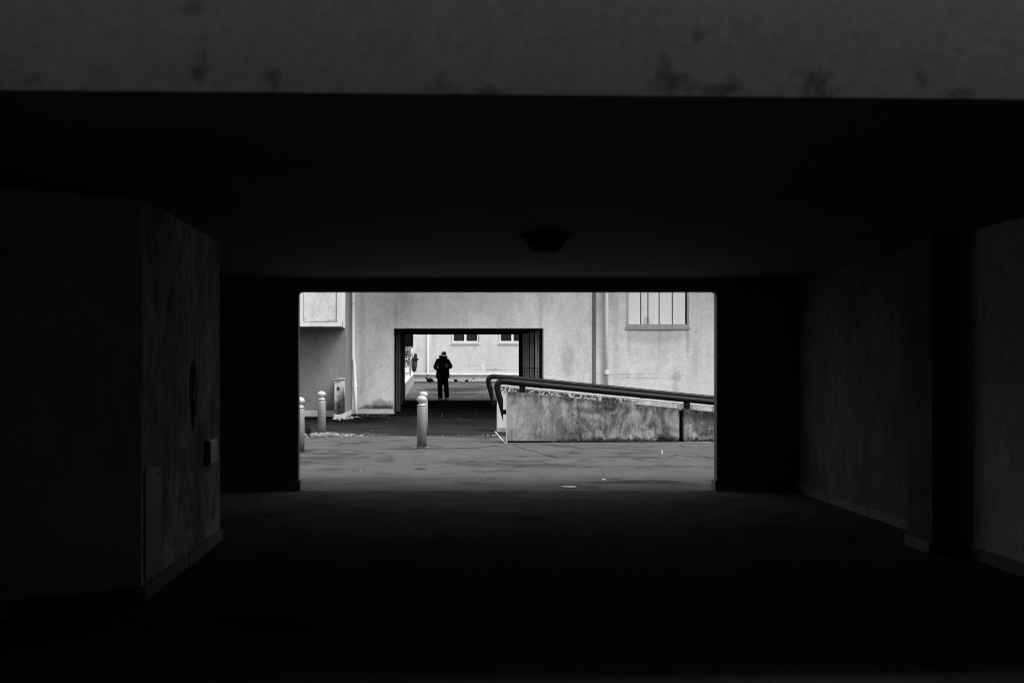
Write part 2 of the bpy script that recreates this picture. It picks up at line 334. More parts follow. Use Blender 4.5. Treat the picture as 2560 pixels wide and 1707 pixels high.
RAIL = N('black_worn_rail_paint', .42, .14)
nz = RAIL.noise(11, 5, .7, stretch=(.4, 1, 1)); nn = RAIL.t.nodes.new('ShaderNodeSeparateXYZ'); RAIL.t.links.new(RAIL.geo.outputs['Normal'], nn.inputs[0])
v = RAIL.add(.005, RAIL.mul(RAIL.ramp(nz, .60, .68), RAIL.mul(RAIL.noise(45, 3, .8), .06))); RAIL = RAIL.out(v, nz, .15, .003)
EDGE = simple('metal_and_lit_edge', .6, .5, .4, .2)
# --- small things
BOLL = N('bollard_paint', .42, .45)
loc = BOLL.local(); ls = BOLL.t.nodes.new('ShaderNodeSeparateXYZ'); BOLL.t.links.new(loc, ls.inputs[0])
f = BOLL.noise(35, 4, .7, vec=loc); v = BOLL.mul(.21, BOLL.var(BOLL.noise(5, 4, vec=loc, stretch=(1, 1, .3)), .10)); v = BOLL.mul(v, BOLL.var(f, .08))
v = BOLL.dark(v, BOLL.ramp(BOLL.add(ls.outputs['Z'], BOLL.mul(BOLL.noise(9, 4, vec=loc), .12)), .24, .08), .45)
BOLL = BOLL.out(v, f, .12, .002)
BKNOB = simple('bollard_knob_paint', .40, .35, .5, .08)
LEAF = simple('dry_pale_leaf', .30, .8, .2, .35, 40, 90, .1, local=False)
TWIG = simple('dry_stalk', .35, .9, .1)
WEED = simple('weed_leaf', .02, .7, .2, .3)
IRON = simple('cast_iron_grate', .03, .6, .4, .2)
PAPER = simple('white_paper', .8, .8, .2, .05)
WOODG = N('weathered_gate_wood', .85, .2)
f = WOODG.noise(30, 4, .7, stretch=(1, 1, .06)); v = WOODG.mul(.75, WOODG.var(f, .3)); v = WOODG.mul(v, WOODG.var(WOODG.noise(5, 4, .7, stretch=(3, 1, .4)), .5)); WOODG = WOODG.out(v, f, .5, .004)
WOODD = simple('dark_gate_wood', .05, .8, .2, .3, 3, 30, .2, local=False, stretch=(1, 1, .1))
IRONS = simple('iron_strap', .012, .5, .4)
BINM = simple('bin_dark_plastic', .025, .7, .15, .15)
GALV = simple('galvanised_post', .5, .5, .4)
COAT = simple('black_coat_cloth', .009, .95, .05, .3, 8, 60, .2)
TROU = simple('black_trouser_cloth', .008, .95, .05, .3, 8, 60, .2)
SHOE = simple('dark_shoe_leather', .03, .5, .4)
SKIN = simple('skin', .5, .6, .3, .06)
CAPD = simple('dark_cap_front', .02, .9, .1)
CAPL = simple('pale_cap_cloth', .75, .9, .1)
ZIPM = simple('jacket_zip', .06, .6, .3)
BIRD = simple('black_feathers', .006, .9, .0)
MARK = simple('black_marker_paint', .02, .8, .2)
LAMPG = simple('unlit_lamp_glass', .045, .9, .05)
LEAFD = simple('tree_leaf', .045, .7, .2, .4)
BARK = simple('tree_bark', .06, .9, .1)
PATCHM = simple('pale_filler_patch', .62, .8, .2, .04)
BOXM = simple('junction_box_plastic', .24, .5, .4, .1)
PANELM = simple('dull_metal_cover', .25, .6, .3, .2)

# ================================================================== SETTING: ground
def sheet(name, xs, prof, mat, dz=0):
    bm = NB(); rows = []
    for y, z in prof: rows.append([bm.verts.new((x, y, z+dz)) for x in xs])
    for a, b in zip(rows, rows[1:]):
        for i in range(len(xs)-1): bm.faces.new([a[i], a[i+1], b[i+1], b[i]])
    return tag(obj(name, bm, mat), kind='structure')
sheet('ground', [-400, -20, 0, 20, 400], [(-200, 0), (0, 0), (33.9, 0), (38.8, .273), (56.9, .773), (60, .773), (900, .773)], ASPH)
sheet('underpass_floor', [-2.6, 4.3], [(-2, 0), (12.53, 0)], TFLOOR, .004)
# the darker lane beyond the bollards, with a slightly uneven broken edge
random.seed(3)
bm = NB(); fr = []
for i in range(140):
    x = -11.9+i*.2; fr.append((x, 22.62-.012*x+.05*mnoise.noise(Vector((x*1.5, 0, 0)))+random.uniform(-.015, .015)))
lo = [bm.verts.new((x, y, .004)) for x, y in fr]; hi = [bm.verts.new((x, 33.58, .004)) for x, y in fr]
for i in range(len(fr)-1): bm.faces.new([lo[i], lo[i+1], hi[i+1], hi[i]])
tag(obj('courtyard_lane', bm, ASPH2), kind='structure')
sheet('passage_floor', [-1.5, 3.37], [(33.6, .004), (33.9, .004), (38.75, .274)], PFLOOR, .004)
sheet('rear_yard', [-1.38, 14], [(38.82, .276), (56.85, .774)], YARD, .004)

# ================================================================== NEAR BUILDING (the underpass the camera looks through)
ub = thing('underpass_building', 'dark building spanning the foreground underpass, with stained fascia across the top of the view', 'building', (1.2, 8.5, 0))
fy = lambda x: 4.07+.034*x
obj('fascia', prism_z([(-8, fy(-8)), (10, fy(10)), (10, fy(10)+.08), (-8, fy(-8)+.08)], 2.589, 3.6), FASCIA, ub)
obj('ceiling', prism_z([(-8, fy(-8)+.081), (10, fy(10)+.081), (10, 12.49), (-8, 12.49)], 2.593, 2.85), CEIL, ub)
obj('roof', box(-8, 10, 4.6, 12.62, 2.851, 2.9), UPPER, ub)
obj('angled_wall', prism_z([(-2.62, 4.0), (-2.62, 6.18), (-1.925, 6.58), (-6, 6.58), (-6, 4.0)], 0, 2.587), TUN_F, ub)
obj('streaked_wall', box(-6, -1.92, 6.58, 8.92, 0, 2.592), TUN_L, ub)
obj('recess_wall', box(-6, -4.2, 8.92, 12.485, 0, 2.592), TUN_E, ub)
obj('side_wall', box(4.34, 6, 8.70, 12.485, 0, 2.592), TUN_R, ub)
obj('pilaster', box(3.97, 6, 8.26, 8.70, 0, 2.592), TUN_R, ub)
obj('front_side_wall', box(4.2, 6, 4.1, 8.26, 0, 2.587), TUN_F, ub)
# end wall with the large opening to the courtyard, softly rounded top corners
xl, xr, zt, rr = -1.727, 3.376, 2.43, .035
out = [(-6, 0), (xl, 0)]
out += [(xl+rr-rr*math.cos(a), zt-rr+rr*math.sin(a)) for a in [R(d) for d in (0, 30, 60, 90)]]
out += [(xr-rr+rr*math.cos(a), zt-rr+rr*math.sin(a)) for a in [R(d) for d in (90, 60, 30, 0)]]
out += [(xr, 0), (6, 0), (6, 2.85), (-6, 2.85)]
obj('end_wall', prism_y(out, 12.49, .125), TUN_E, ub)
for a, b in ((-6, xl+.028), (xr-.028, 6)): obj('plinth', box(a, b, 12.465, 12.64, 0, .134, bev=.004), TUN_E, ub)
# skirting tiles
def tiles(p, q, h, parent, mat, L=.55, th=.022):
    p = Vector((p[0], p[1], 0)); q = Vector((q[0], q[1], 0)); d = q-p; n = max(1, round(d.length/L)); u = d.normalized()
    nrm = Vector((-u.y, u.x, 0))*th
    for i in range(n):
        a = p+u*(i*d.length/n+.004); b = p+u*((i+1)*d.length/n-.004); k = 1+random.uniform(-.15, .15)
        bm = prism_z([(v.x, v.y) for v in (a, b, b+nrm*k, a+nrm*k)], .004, h*(1+random.uniform(-.03, .03)))
        obj('skirting_tile', bm, mat, parent)
tiles((4.338, 8.72), (4.338, 12.46), .095, ub, SKIRT)
tiles((3.968, 8.26), (3.968, 8.70), .095, ub, SKIRT)
tiles((4.198, 4.4), (4.198, 8.24), .095, ub, SKIRT)
tiles((-1.918, 8.92), (-1.918, 6.59), .10, ub, SKIRT)
tiles((-1.93, 6.575), (-2.61, 6.184), .10, ub, SKIRT)
# on the streaked wall
jb = thing('junction_box', 'small pale junction box on the streaked left wall, near its far edge', 'junction box', (-1.92, 8.58, .7))
obj('box_body', box(-1.919, -1.885, 8.36, 8.66, .70, .91, bev=.006), BOXM, jb)
obj('cover', box(-1.884, -1.876, 8.38, 8.64, .715, .895, bev=.004), BOXM, jb)
cp = thing('cable_cover', 'tall dull metal cover plate low on the streaked wall by its near corner', 'cover plate', (-1.92, 6.83, .2))
obj('plate', box(-1.919, -1.909, 6.64, 7.02, .12, .84, bev=.004), PANELM, cp)
obj('screw', lathe([(.012, 0), (.012, .006)], (-1.9, 6.9, .79)), IRONS, cp)
loop = [(-1.9185, 7.95+.10*math.sin(t)*(1 if math.cos(t) > -.2 else .55), 1.29+.26*math.cos(t)) for t in [i*2*math.pi/40 for i in range(41)]]
g = NB(); sweep([(-1.9185, y, z) for _, y, z in loop], .006, 6, g); sweep([(-1.9165, 7.95, 1.5), (-1.9165, 7.93, 1.25), (-1.9165, 7.96, 1.05)], .008, 6, g)
tag(obj('painted_loop', g, MARK), 'thin black painted loop drawn on the streaked left wall', 'graffiti')
# ceiling lamp
cl = thing('ceiling_lamp', 'unlit bowl shaped lamp on the ceiling of the dark underpass', 'ceiling lamp', (.87, 8.4, 2.5))
obj('mounting_ring', lathe([(.21, 0), (.215, -.02), (.19, -.03), (.17, -.03)], (.87, 8.4, 2.592), 28), LAMPG, cl)
obj('bowl', lathe([(.165, 0), (.16, -.03), (.13, -.08), (.08, -.11), (.0, -.12)], (.87, 8.4, 2.563), 28), LAMPG, cl, True)
# unseen walls and slab added behind the photographer to keep the fascia in shade
rb = thing('rear_shade_block', 'unseen block with a slab added behind the photographer to shade the underpass front', 'building', (1, -4, 0))
obj('wall', box(-8, 10, -6, -5.7, 0, 5.5), UPPER, rb)
obj('shade_slab', box(-8, 10, -5.7, 2.5, 3.6, 4.0), UPPER, rb)
obj('shade_storey', box(-8, 10, -5.7, 3.15, 4.0, 5.6), UPPER, rb)
for sx in (-8.3, 10): obj('side_wall', box(sx, sx+.3, -6, 3.7, 0, 5.5), UPPER, rb)

# ================================================================== COURTYARD BUILDING with the second passage
cb = thing('courtyard_building', 'pale rendered building across the courtyard, pierced by a rectangular passage', 'building', (1, 34, 0))
WY = 33.6
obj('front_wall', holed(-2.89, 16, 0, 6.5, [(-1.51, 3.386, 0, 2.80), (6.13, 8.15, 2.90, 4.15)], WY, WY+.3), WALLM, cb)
obj('left_block', box(-12, -2.89, 31.2, WY+.3, 0, 6.5), BLOCKM, cb)
obj('bay', box(-12, -2.885, 29.96, 31.198, 2.715, 6.5), BAYS, cb)
ph = [(x, x+.98, 2.843, 4.0) for x in (-3.995, -5.12, -6.245, -7.37)]
obj('bay_frame', holed(-12, -2.885, 2.715, 6.5, ph, 29.90, 29.958), BAYS, cb)
for h in ph: obj('bay_panel', box(h[0]+.012, h[1]-.012, 29.93, 29.957, h[2]+.012, h[3]-.012, bev=.004), BAYM, cb)
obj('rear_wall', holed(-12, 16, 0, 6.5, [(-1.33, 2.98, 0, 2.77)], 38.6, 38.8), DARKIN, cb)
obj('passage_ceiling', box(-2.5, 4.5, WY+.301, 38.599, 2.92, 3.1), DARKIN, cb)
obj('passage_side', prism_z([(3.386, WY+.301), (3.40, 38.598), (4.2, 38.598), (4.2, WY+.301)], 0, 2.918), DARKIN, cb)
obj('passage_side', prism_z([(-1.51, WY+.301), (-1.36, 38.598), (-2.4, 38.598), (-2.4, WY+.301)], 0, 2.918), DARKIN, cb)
obj('roof', box(-12, 16, 31.2, 38.8, 6.502, 6.8), CAPM, cb)
# plinths
obj('plinth', box(-2.85, -1.53, WY-.03, WY, 0, .155, bev=.004), PLIN, cb)
obj('plinth', box(3.41, 16, WY-.03, WY, 0, .155, bev=.004), PLIN, cb)
obj('plinth', box(-12, -3.12, 31.16, 31.199, .03, .20, bev=.006), PLIN, cb)
obj('plinth', box(-2.888, -2.855, 30.08, WY-.031, 0, .14, bev=.004), PLIN, cb)
# metal angle round the passage mouth
obj('corner_angle', holed(-1.535, 3.41, .15, 2.822, [(-1.512, 3.388, .15, 2.80)], WY-.008, WY-.001), PIPEL, cb)
# expansion joint: backing and three ribs
bj = obj('expansion_joint', box(4.985, 5.125, WY-.012, WY-.001, .02, 6.5), JOINT, cb)
for i in range(3): obj('rib', box(4.995+i*.045, 5.025+i*.045, WY-.026, WY-.0125, .02, 6.5, bev=.004), JOINT, bj)
# window with folded white metal shutters
wx = lambda c: (1380+c/5.345-1100)/76.2
win = obj('window', holed(6.145, 8.135, 2.912, 4.14, [(6.17, 8.11, 2.93, 4.11)], WY+.03, WY+.09), SILL, cb)
edges = [1018, 1100, 1187, 1236, 1283, 1360, 1432, 1525, 1608, 1700, 1783]
for i in range(len(edges)-1):
    a, b = wx(edges[i]), wx(edges[i+1]); fold = .014
    f0, f1 = (0, fold) if i % 2 == 0 else (fold, 0)
    a += .011 if i in (2, 4, 6, 8) else .001; b -= .011 if i in (1, 3, 5, 7) else .001
    if i % 2 == 0: a += .008
    else: b -= .006
    bm = NB(); y = WY+.012
    vs = [bm.verts.new(p) for p in [(a, y-f0, 2.932), (b, y-f1, 2.932), (b, y-f1, 4.108), (a, y-f0, 4.108), (a, y-f0+.012, 2.932), (b, y-f1+.012, 2.932), (b, y-f1+.012, 4.108), (a, y-f0+.012, 4.108)]]
    for q in [(0,1,2,3), (7,6,5,4), (0,4,5,1), (1,5,6,2), (2,6,7,3), (3,7,4,0)]: bm.faces.new([vs[k] for k in q])
    obj('shutter_panel', bm, SHUT, win)
for c in (1210, 1257):
    bm = NB(); bmesh.ops.create_cone(bm, cap_ends=True, segments=12, radius1=.010, radius2=.010, depth=.02, matrix=Matrix.Translation((wx(c), WY+.008, 3.455)) @ Matrix.Rotation(R(90), 4, 'X'))
    obj('keyhole', bm, MARK, win)
obj('back_panel', box(6.17, 8.11, WY+.125, WY+.14, 2.93, 4.11), BLACKM, win)
sl_ = box(6.10, 8.18, WY-.05, WY+.05, 2.845, 2.898, bev=.008); obj('sill', sl_, SILL, win)
obj('sill', box(6.09, 8.20, WY-.075, WY-.002, 2.775, 2.825, bev=.008), SILL, win)
obj('reveal_trim', box(6.105, 6.13, WY-.012, WY-.001, 2.9, 4.15), SILL, win)
obj('reveal_trim', box(8.15, 8.175, WY-.012, WY-.001, 2.9, 4.15), SILL, win)
# stub wall in front of the left block
sw = thing('stub_wall', 'short stained wall stub with a stone cap beside the left drainpipe', 'wall', (-3, 30.6, 0))
obj('body', box(-3.105, -2.893, 30.1, 31.198, .13, 1.15, bev=.004), PIL, sw)
obj('base', box(-3.125, -2.89, 30.07, 31.155, 0, .138, bev=.005), PLIN, sw)
bm = NB(); abox(bm, -3.14, -2.865, 30.04, 31.19, 1.15, 1.182, bev=.006); obj('cap_stone', bm, CAPM, sw)
bm = NB(); abox(bm, -3.02, -2.87, 30.5, 31.19, 1.182, 1.21, bev=.005); obj('cap_stone', bm, CAPM, sw)
# drainpipes
dp = thing('drainpipe', 'pale drainpipe in the corner left of the passage, leaning out at its foot', 'drainpipe', (-2.8, 33.4, 0))
obj('pipe', sweep([(-2.842, 33.50, 6.5), (-2.842, 33.50, 1.98), (-2.80, 33.46, 1.6), (-2.77, 33.40, .95), (-2.715, 33.1, .01)], .052, 18), PIPE, dp, True)
for z0, z1, x, y, r in ((3.60, 3.615, -2.842, 33.5, .06),): obj('clamp', lathe([(r, 0), (r, z1-z0)], (x, y, z0)), BAND, dp)
obj('coupling', lathe([(.058, 0), (.063, .01), (.063, .17), (.057, .18)], (-2.835, 33.49, 1.76)), PIPE, dp, False)
obj('clamp', lathe([(.062, 0), (.062, .014)], (-2.83, 33.49, 1.742)), BAND, dp)
obj('coupling', lathe([(.058, 0), (.075, .01), (.075, .04), (.064, .055), (.075, .11), (.06, .12)], (-2.772, 33.41, .90)), PIPE, dp)
dq = copy_thing(dp, (2.57, 33.42, 0), 'white drainpipe just right of the dark expansion joint')
for ch in list(dq.children): bpy.data.objects.remove(ch, do_unlink=True)
dq.location = (5.45, 33.5, 0)
obj('pipe', lathe([(.062, 0), (.062, 6.5)], (5.45, 33.5, .01), 18), PIPE, dq, True)
obj('coupling', lathe([(.064, 0), (.070, .01), (.070, .05), (.064, .055), (.064, .06), (.070, .07), (.070, .15), (.063, .16)], (5.45, 33.5, 1.29)), PIPE, dq)
obj('clamp', lathe([(.073, 0), (.073, .02)], (5.45, 33.5, 1.265)), BAND, dq)
dp['group'] = dq['group'] = 'drainpipes on the courtyard wall'
# chalk scratch on the wall left of the passage
scr = [P(935+x, 936+y, 76.3)+Vector((0, -.004, 0)) for x, y in [(0, 0), (3, -4), (12, -9), (22, -16), (31, -24), (20, -13), (8, -3), (0, 0), (5, 2)]]
for q in scr: q.y = WY-.002
tag(obj('chalk_scratch', sweep(scr, .007, 5), PAPER), 'faint pale scratch mark on the wall between drainpipe and passage', 'graffiti')
# gates folded back against the passage sides
def gate(name_label, X, Y, z0, w, mat, top, parentgroup):
    t = thing('folded_gate', name_label, 'gate', (X, Y, z0), parentgroup)
    for k in range(2):
        lf = obj('leaf', box(X-w/2+k*w/2+.008, X-w/2+(k+1)*w/2-.008, Y, Y+.12, z0+.04, top, bev=.004), mat, t)
    obj('head_rail', box(X-w/2-.004, X+w/2+.004, Y-.012, Y+.05, top-.15, top-.09, bev=.003), mat, t)
    for z in (z0+.25+.9, z0+.9+1.0):
        obj('hinge', box(X+w/2+.001, X+w/2+.03, Y-.01, Y+.12, z, z+.12, bev=.003), IRONS, t)
    obj('bar', box(X-w/2-.006, X+w/2+.006, Y-.014, Y-.002, 1.49, 1.51), IRONS, t)
    obj('lock', lathe([(.018, 0), (.018, .05)], (X, Y-.008, 1.36), 10), IRONS, t)
    return t
G = 'wooden gates folded against the passage walls'
gate('farthest pale wooden gate leaf pair on the right side of the passage', 3.14, 38.0, .235, .122, WOODG, 2.77, G)
gate('second farthest pale wooden gate pair on the right passage side', 3.19, 37.2, .19, .115, WOODG, 2.77, G)
gate('tall pale gate pair second from the mouth on right passage side', 3.25, 36.2, .135, .14, WOODG, 2.78, G)
gate('wide pale gate pair nearest the mouth on right passage side', 3.33, 35.0, .065, .15, WOODG, 2.77, G)
gate('dark folded gate on the left passage side near its mouth', -1.40, 34.2, .02, .16, WOODD, 2.75, G)
gate('dark folded gate on the left passage side deeper inside', -1.38, 36.6, .16, .12, WOODD, 2.75, G)
pl = thing('passage_lamp', 'unlit round lamp on the ceiling of the second passage', 'ceiling lamp', (.9, 35.6, 2.85))
obj('mounting_ring', lathe([(.15, 0), (.15, -.02)], (.9, 35.6, 2.918), 20), IRONS, pl); obj('bowl', lathe([(.14, 0), (.12, -.06), (.05, -.11), (0, -.12)], (.9, 35.6, 2.897), 20), LAMPG, pl, True)
# courtyard sides (outside the frame)
for nm, x0, x1, lb in (('side_building', -12.5, -12, 'plain rendered building closing the courtyard on its left'), ('side_building', 16, 16.5, 'plain rendered building closing the courtyard on its right')):
    t = thing(nm, lb, 'building', (x0, 22, 0)); obj('wall', box(x0, x1, 10, 33, 0, 6), UPPER, t)

# ================================================================== RAMP WALLS AND RAILS
yn = lambda x: 20.4+.06*(x-1.34)
yr = lambda x: 24.08+.02*(x-1.34)
zn = lambda x: 1.035-.0997*(x-1.34)
zr = lambda x: 1.10-.0985*(x-1.34)
rw = thing('ramp_wall', 'weathered sloping concrete wall at the front of the ramp, mossy at its foot', 'wall', (5, 20.6, 0))
def bev_prism(poly, yf, th, b=.006):
    bm = prism_y(poly, yf, th); bmesh.ops.bevel(bm, geom=bm.edges[:], offset=b, segments=1, affect='EDGES'); return bm
obj('wall_segment', bev_prism([(1.34, .05), (4.815, .02), (4.815, zn(4.815)), (1.34, zn(1.34))], yn, .2), RWALL, rw)
obj('wall_segment', bev_prism([(4.905, .02), (9.0, .02), (9.0, zn(9)), (4.905, zn(4.905))], yn, .2), RWALL, rw)
obj('joint_filler', prism_y([(4.817, 0), (4.903, 0), (4.903, zn(4.9)-.03), (4.817, zn(4.82)-.03)], lambda x: yn(x)+.09, .08), RGAP, rw)
obj('shadow_gap', prism_y([(1.36, .012), (4.81, .012), (4.81, .018), (1.36, .048)], lambda x: yn(x)+.03, .15), RGAP, rw)
obj('base_slab', prism_y([(1.335, 0), (9, 0), (9, .012), (1.335, .012)], lambda x: yn(x)-.012, .22), RBASE, rw)
obj('lit_end_strip', box(1.326, 1.339, 20.40, 20.59, .0, 1.03), EDGE, rw)  # pale strip stands in for the lit end face of the wall
rv = thing('ramp_wall', 'paler sloping concrete wall at the back of the ramp, black mould along its top', 'wall', (5, 24.2, 0))
rw['group'] = rv['group'] = 'low walls on both sides of the ramp'
obj('wall_segment', bev_prism([(1.34, .0), (9, 0), (9, zr(9)), (1.34, zr(1.34))], yr, .2), RREAR, rv)
obj('coping', prism_y([(1.33, zr(1.33)+.001), (9, zr(9)+.001), (9, zr(9)+.02), (1.33, zr(1.33)+.02)], lambda x: yr(x)-.008, .216), LOWT, rv)
obj('plinth', prism_y([(1.33, 0), (9, 0), (9, .09), (1.33, .10)], lambda x: yr(x)-.02, .018), CAPM, rv)
def rail(lbl, dz, yf, xs_, mount):
    t = thing('handrail', lbl, 'handrail', (1.3, yf(1.34)+.1, 0), 'thick black handrails of the ramp')
    pts = []
    # leg, bend, long slope
    leg = lambda z: 1.147-.277*(z-1.073)
    I = Vector((1.098, 1.252)); r = .15
    d1 = (Vector((leg(.3), .3))-I).normalized(); d2 = Vector((1, -.0995)).normalized()
    ang = math.acos(d1.dot(d2)); tl = r/math.tan(ang/2)*1.0
    A = I+d1*tl; B = I+d2*tl
    pts.append((leg(.2), .2)); pts.append((leg(.7), .7)); pts.append(tuple(A))
    for k in range(1, 10):
        u = k/10; pts.append(tuple(A*(1-u)**2+I*2*u*(1-u)+B*u*u))
    pts.append(tuple(B))
    for x in (1.7, 3, 5, 7, 9): pts.append((x, I.y-.0995*(x-I.x)))
    bm = sweep([(x, yf(x)+.1, z+dz) for x, z in pts], .061, 20)
    res = bmesh.ops.bisect_plane(bm, geom=bm.verts[:]+bm.edges[:]+bm.faces[:], plane_co=(1.262, 0, .6+dz), plane_no=(1, 0, -.0001))
    # drop everything right of the vertical cut low down on the leg
    kill = [f for f in bm.faces if 1.262 < f.calc_center_median().x < 1.6 and f.calc_center_median().z < .85+dz]
    bmesh.ops.delete(bm, geom=kill, context='FACES')
    ed = [e for e in bm.edges if e.is_boundary]; bmesh.ops.holes_fill(bm, edges=ed, sides=0)
    bmesh.ops.remove_doubles(bm, verts=bm.verts[:], dist=1e-5)
    o = obj('rail', bm, RAIL, t)
    for p in o.data.polygons: p.use_smooth = len(p.vertices) == 4
    for x in xs_:
        zt = I.y-.0995*(x-I.x)+dz
        obj('bracket', box(x-.06, x+.06, yf(x)+.075, yf(x)+.125, zt-.30, zt-.02), RAIL, t)
    obj('bracket', box(1.25, 1.338, yf(1.3)+.06, yf(1.3)+.14, .575+dz, .67+dz), RAIL, t)
rail('thick black handrail on the front ramp wall, its bent end nearest the viewer', 0, yn, (1.65, 4.99, 8.3), 0)
rail('thick black handrail on the back ramp wall, mostly behind the front one', .07, yr, (1.75, 4.79, 8.1), 0)
tag(obj('edge_strip', box(1.285, 1.31, 20.35, 24.2, .0042, .012), EDGE), 'pale metal strip in the ground between the two ramp wall ends', 'edge strip')

# ================================================================== BOLLARDS
b0 = thing('bollard', 'ball topped bollard standing in the middle of the courtyard, front one of the right pair', 'bollard', (-.343, 19.3, 0), 'ball topped bollards in the courtyard')
c = (-.343, 19.3, 0)
obj('post', lathe([(.0905, 0), (.0905, .76), (.084, .774), (.060, .780)], c, 32), BOLL, b0, False)
obj('collar', lathe([(.060, .780), (.060, .788), (.086, .790), (.0885, .792), (.0885, .800), (.080, .810), (.060, .822), (.052, .835), (.05, .85)], c, 32), BKNOB, b0, True)
obj('knob', lathe([(.045, .845)]+[(max(.001, .0975*math.cos(a)), .913+.0735*math.sin(a)) for a in [R(d) for d in range(-62, 91, 8)]], c, 32), BKNOB, b0, True)
for o in b0.children:
    if o.name.startswith('post'):
        for p in o.data.polygons: p.use_smooth = len(p.vertices) == 4 and abs(p.normal.z) < .3
for loc_, lb in (((-2.52, 18.37, 0), 'bollard half hidden by the left edge of the underpass opening'),
                 ((-2.65, 23.0, 0), 'bollard on the left standing in pale fallen leaves beside a weed'),
                 ((-.352, 22.72, 0), 'rear bollard mostly hidden behind the one in the middle of the courtyard')):
    bb = copy_thing(b0, loc_, lb); bb.rotation_euler = (R(random.uniform(-.8, .8)), R(random.uniform(-1.2, 1.2)), random.uniform(0, 6.28))

# ================================================================== SMALL THINGS ON THE COURTYARD GROUND
dg = thing('drain_grate', 'dark rectangular drain grate in the lane left of the middle bollards', 'drain grate', (-1.46, 23.05, 0))
obj('frame', holed(-1.72, -1.2, 0, .5, [(-1.69, -1.23, .03, .47)], 0, .01), IRON, dg)
fr_ = [o for o in dg.children][0]; fr_.rotation_euler = (0, 0, 0)
me = fr_.data
for v_ in me.vertices:
    x, y, z = v_.co+Vector(dg.location); v_.co = Vector((x, 22.85+z*.9, .005+y))-Vector(dg.location)
for i in range(9): obj('bar', box(-1.68+i*.0525, -1.655+i*.0525, 22.88, 23.27, .0045, .012), IRON, dg)
def leafmesh(bm, x, y, z, s):
    a = random.uniform(0, 6.28); t = random.uniform(-.5, .9); u = Vector((math.cos(a), math.sin(a), 0)); w_ = Vector((-u.y, u.x, 0)); w_.z = t
    c_ = Vector((x, y, z)); p = [c_-u*s, c_+w_*s*.5+Vector((0, 0, s*.3)), c_+u*s+Vector((0, 0, s*random.uniform(0, .6))), c_-w_*s*.45+Vector((0, 0, s*.25))]
    bm.faces.new([bm.verts.new(q if q.z > .006 else Vector((q.x, q.y, .007))) for q in p])
random.seed(11)
bm = NB()
for i in range(1900):
    x = -2.62+random.gauss(0, .40); y = 22.68+random.gauss(0, .22); leafmesh(bm, x, y, .012+random.uniform(0, .05)*math.exp(-((x+2.62)/.45)**2), random.uniform(.012, .032))
for i in range(110):
    x = random.uniform(-2.5, -1.1); leafmesh(bm, x, 22.6+random.gauss(0, .04), .012, random.uniform(.008, .02))
for i in range(35):
    x = random.uniform(-.9, 1.25); leafmesh(bm, x, 22.6+random.gauss(0, .04), .012, random.uniform(.008, .022))
tag(obj('fallen_leaves', bm, LEAF), 'pale dry leaves drifted along the lane edge under the left bollard', 'fallen leaves', kind='stuff')
bm = NB()
for i in range(110): leafmesh(bm, -.343+random.gauss(0, .1), 19.2+random.gauss(0, .03), .012, random.uniform(.007, .016))
for i in range(90): leafmesh(bm, -2.95+random.gauss(0, .12), 29.95+random.gauss(0, .12), .014, random.uniform(.02, .05))
for i in range(70): leafmesh(bm, -2.65+random.gauss(0, .15), 30.7+random.gauss(0, .5), .014, random.uniform(.02, .05))
for i in range(50): leafmesh(bm, 1.0+random.gauss(0, .14), 22.55+random.gauss(0, .06), .014, random.uniform(.01, .035))
for i in range(60): leafmesh(bm, 5.15+random.gauss(0, .12), 20.5+random.gauss(0, .03), .014, random.uniform(.01, .03))
for i in range(80): leafmesh(bm, random.uniform(-2.8, 3.3), 33.3-abs(random.gauss(0, .6)), .014, random.uniform(.012, .03))
tag(obj('fallen_leaves', bm, LEAF), 'small leaf litter gathered at bollard foot, stub wall and ramp walls', 'fallen leaves', kind='stuff')
bm = NB()
for i in range(230):
    y = random.uniform(12.9, 33); x = random.uniform(-.135*y-.2, .27*y); leafmesh(bm, x, y, .012, random.uniform(.006, .016)*(.5+y/24))
for i in range(170):
    y = random.uniform(39.2, 45); leafmesh(bm, random.uniform(-1.2, 4), y, .30+(y-38.8)*.0276, random.uniform(.012, .035))
for v_ in bm.verts:
    if v_.co.y > 38 : v_.co.z = max(v_.co.z, .29+(v_.co.y-38.8)*.0276)
tag(obj('ground_flecks', bm, LEAF), 'tiny pale flecks and leaves scattered over the asphalt', 'leaf litter', kind='stuff')
# line of debris on the threshold where the person walks
bm = NB()
for i in range(700): leafmesh(bm, random.uniform(-1.3, 2.95), 38.98+random.gauss(0, .05), .30, random.uniform(.012, .035))
for v_ in bm.verts: v_.co.z = max(v_.co.z, .288)
tag(obj('threshold_debris', bm, LEAF), 'pale debris along the far threshold of the passage', 'debris', kind='stuff')
# weed beside the left rear bollard
wd = thing('weed', 'small dark weed sprouting from the leaves beside the left bollard', 'weed', (-2.87, 22.35, 0))
bs, bl = NB(), NB()
for k in range(15):
    a = random.uniform(-1, 1)*.9; h = random.uniform(.12, .24); bx_ = -2.87+random.uniform(-.03, .03)
    pts = [(bx_+math.sin(a)*.07*u*u, 22.35+random.uniform(-.01, .01), .004+h*u) for u in (0, .33, .66, 1)]
    sweep(pts, [.004, .0035, .003, .002], 5, bs)
    for u in range(7):
        q = Vector(pts[1]).lerp(Vector(pts[3]), u/6); d = Vector((random.uniform(-1, 1), random.uniform(-.5, .5), random.uniform(-.1, .9))).normalized()*random.uniform(.03, .05)
        sd = d.cross(Vector((0, 1, .2))).normalized()*.014
        bl.faces.new([bl.verts.new(v_) for v_ in (q, q+d*.5+sd, q+d, q+d*.5-sd)])
obj('stem', bs, WEED, wd); obj('foliage', bl, WEED, wd)
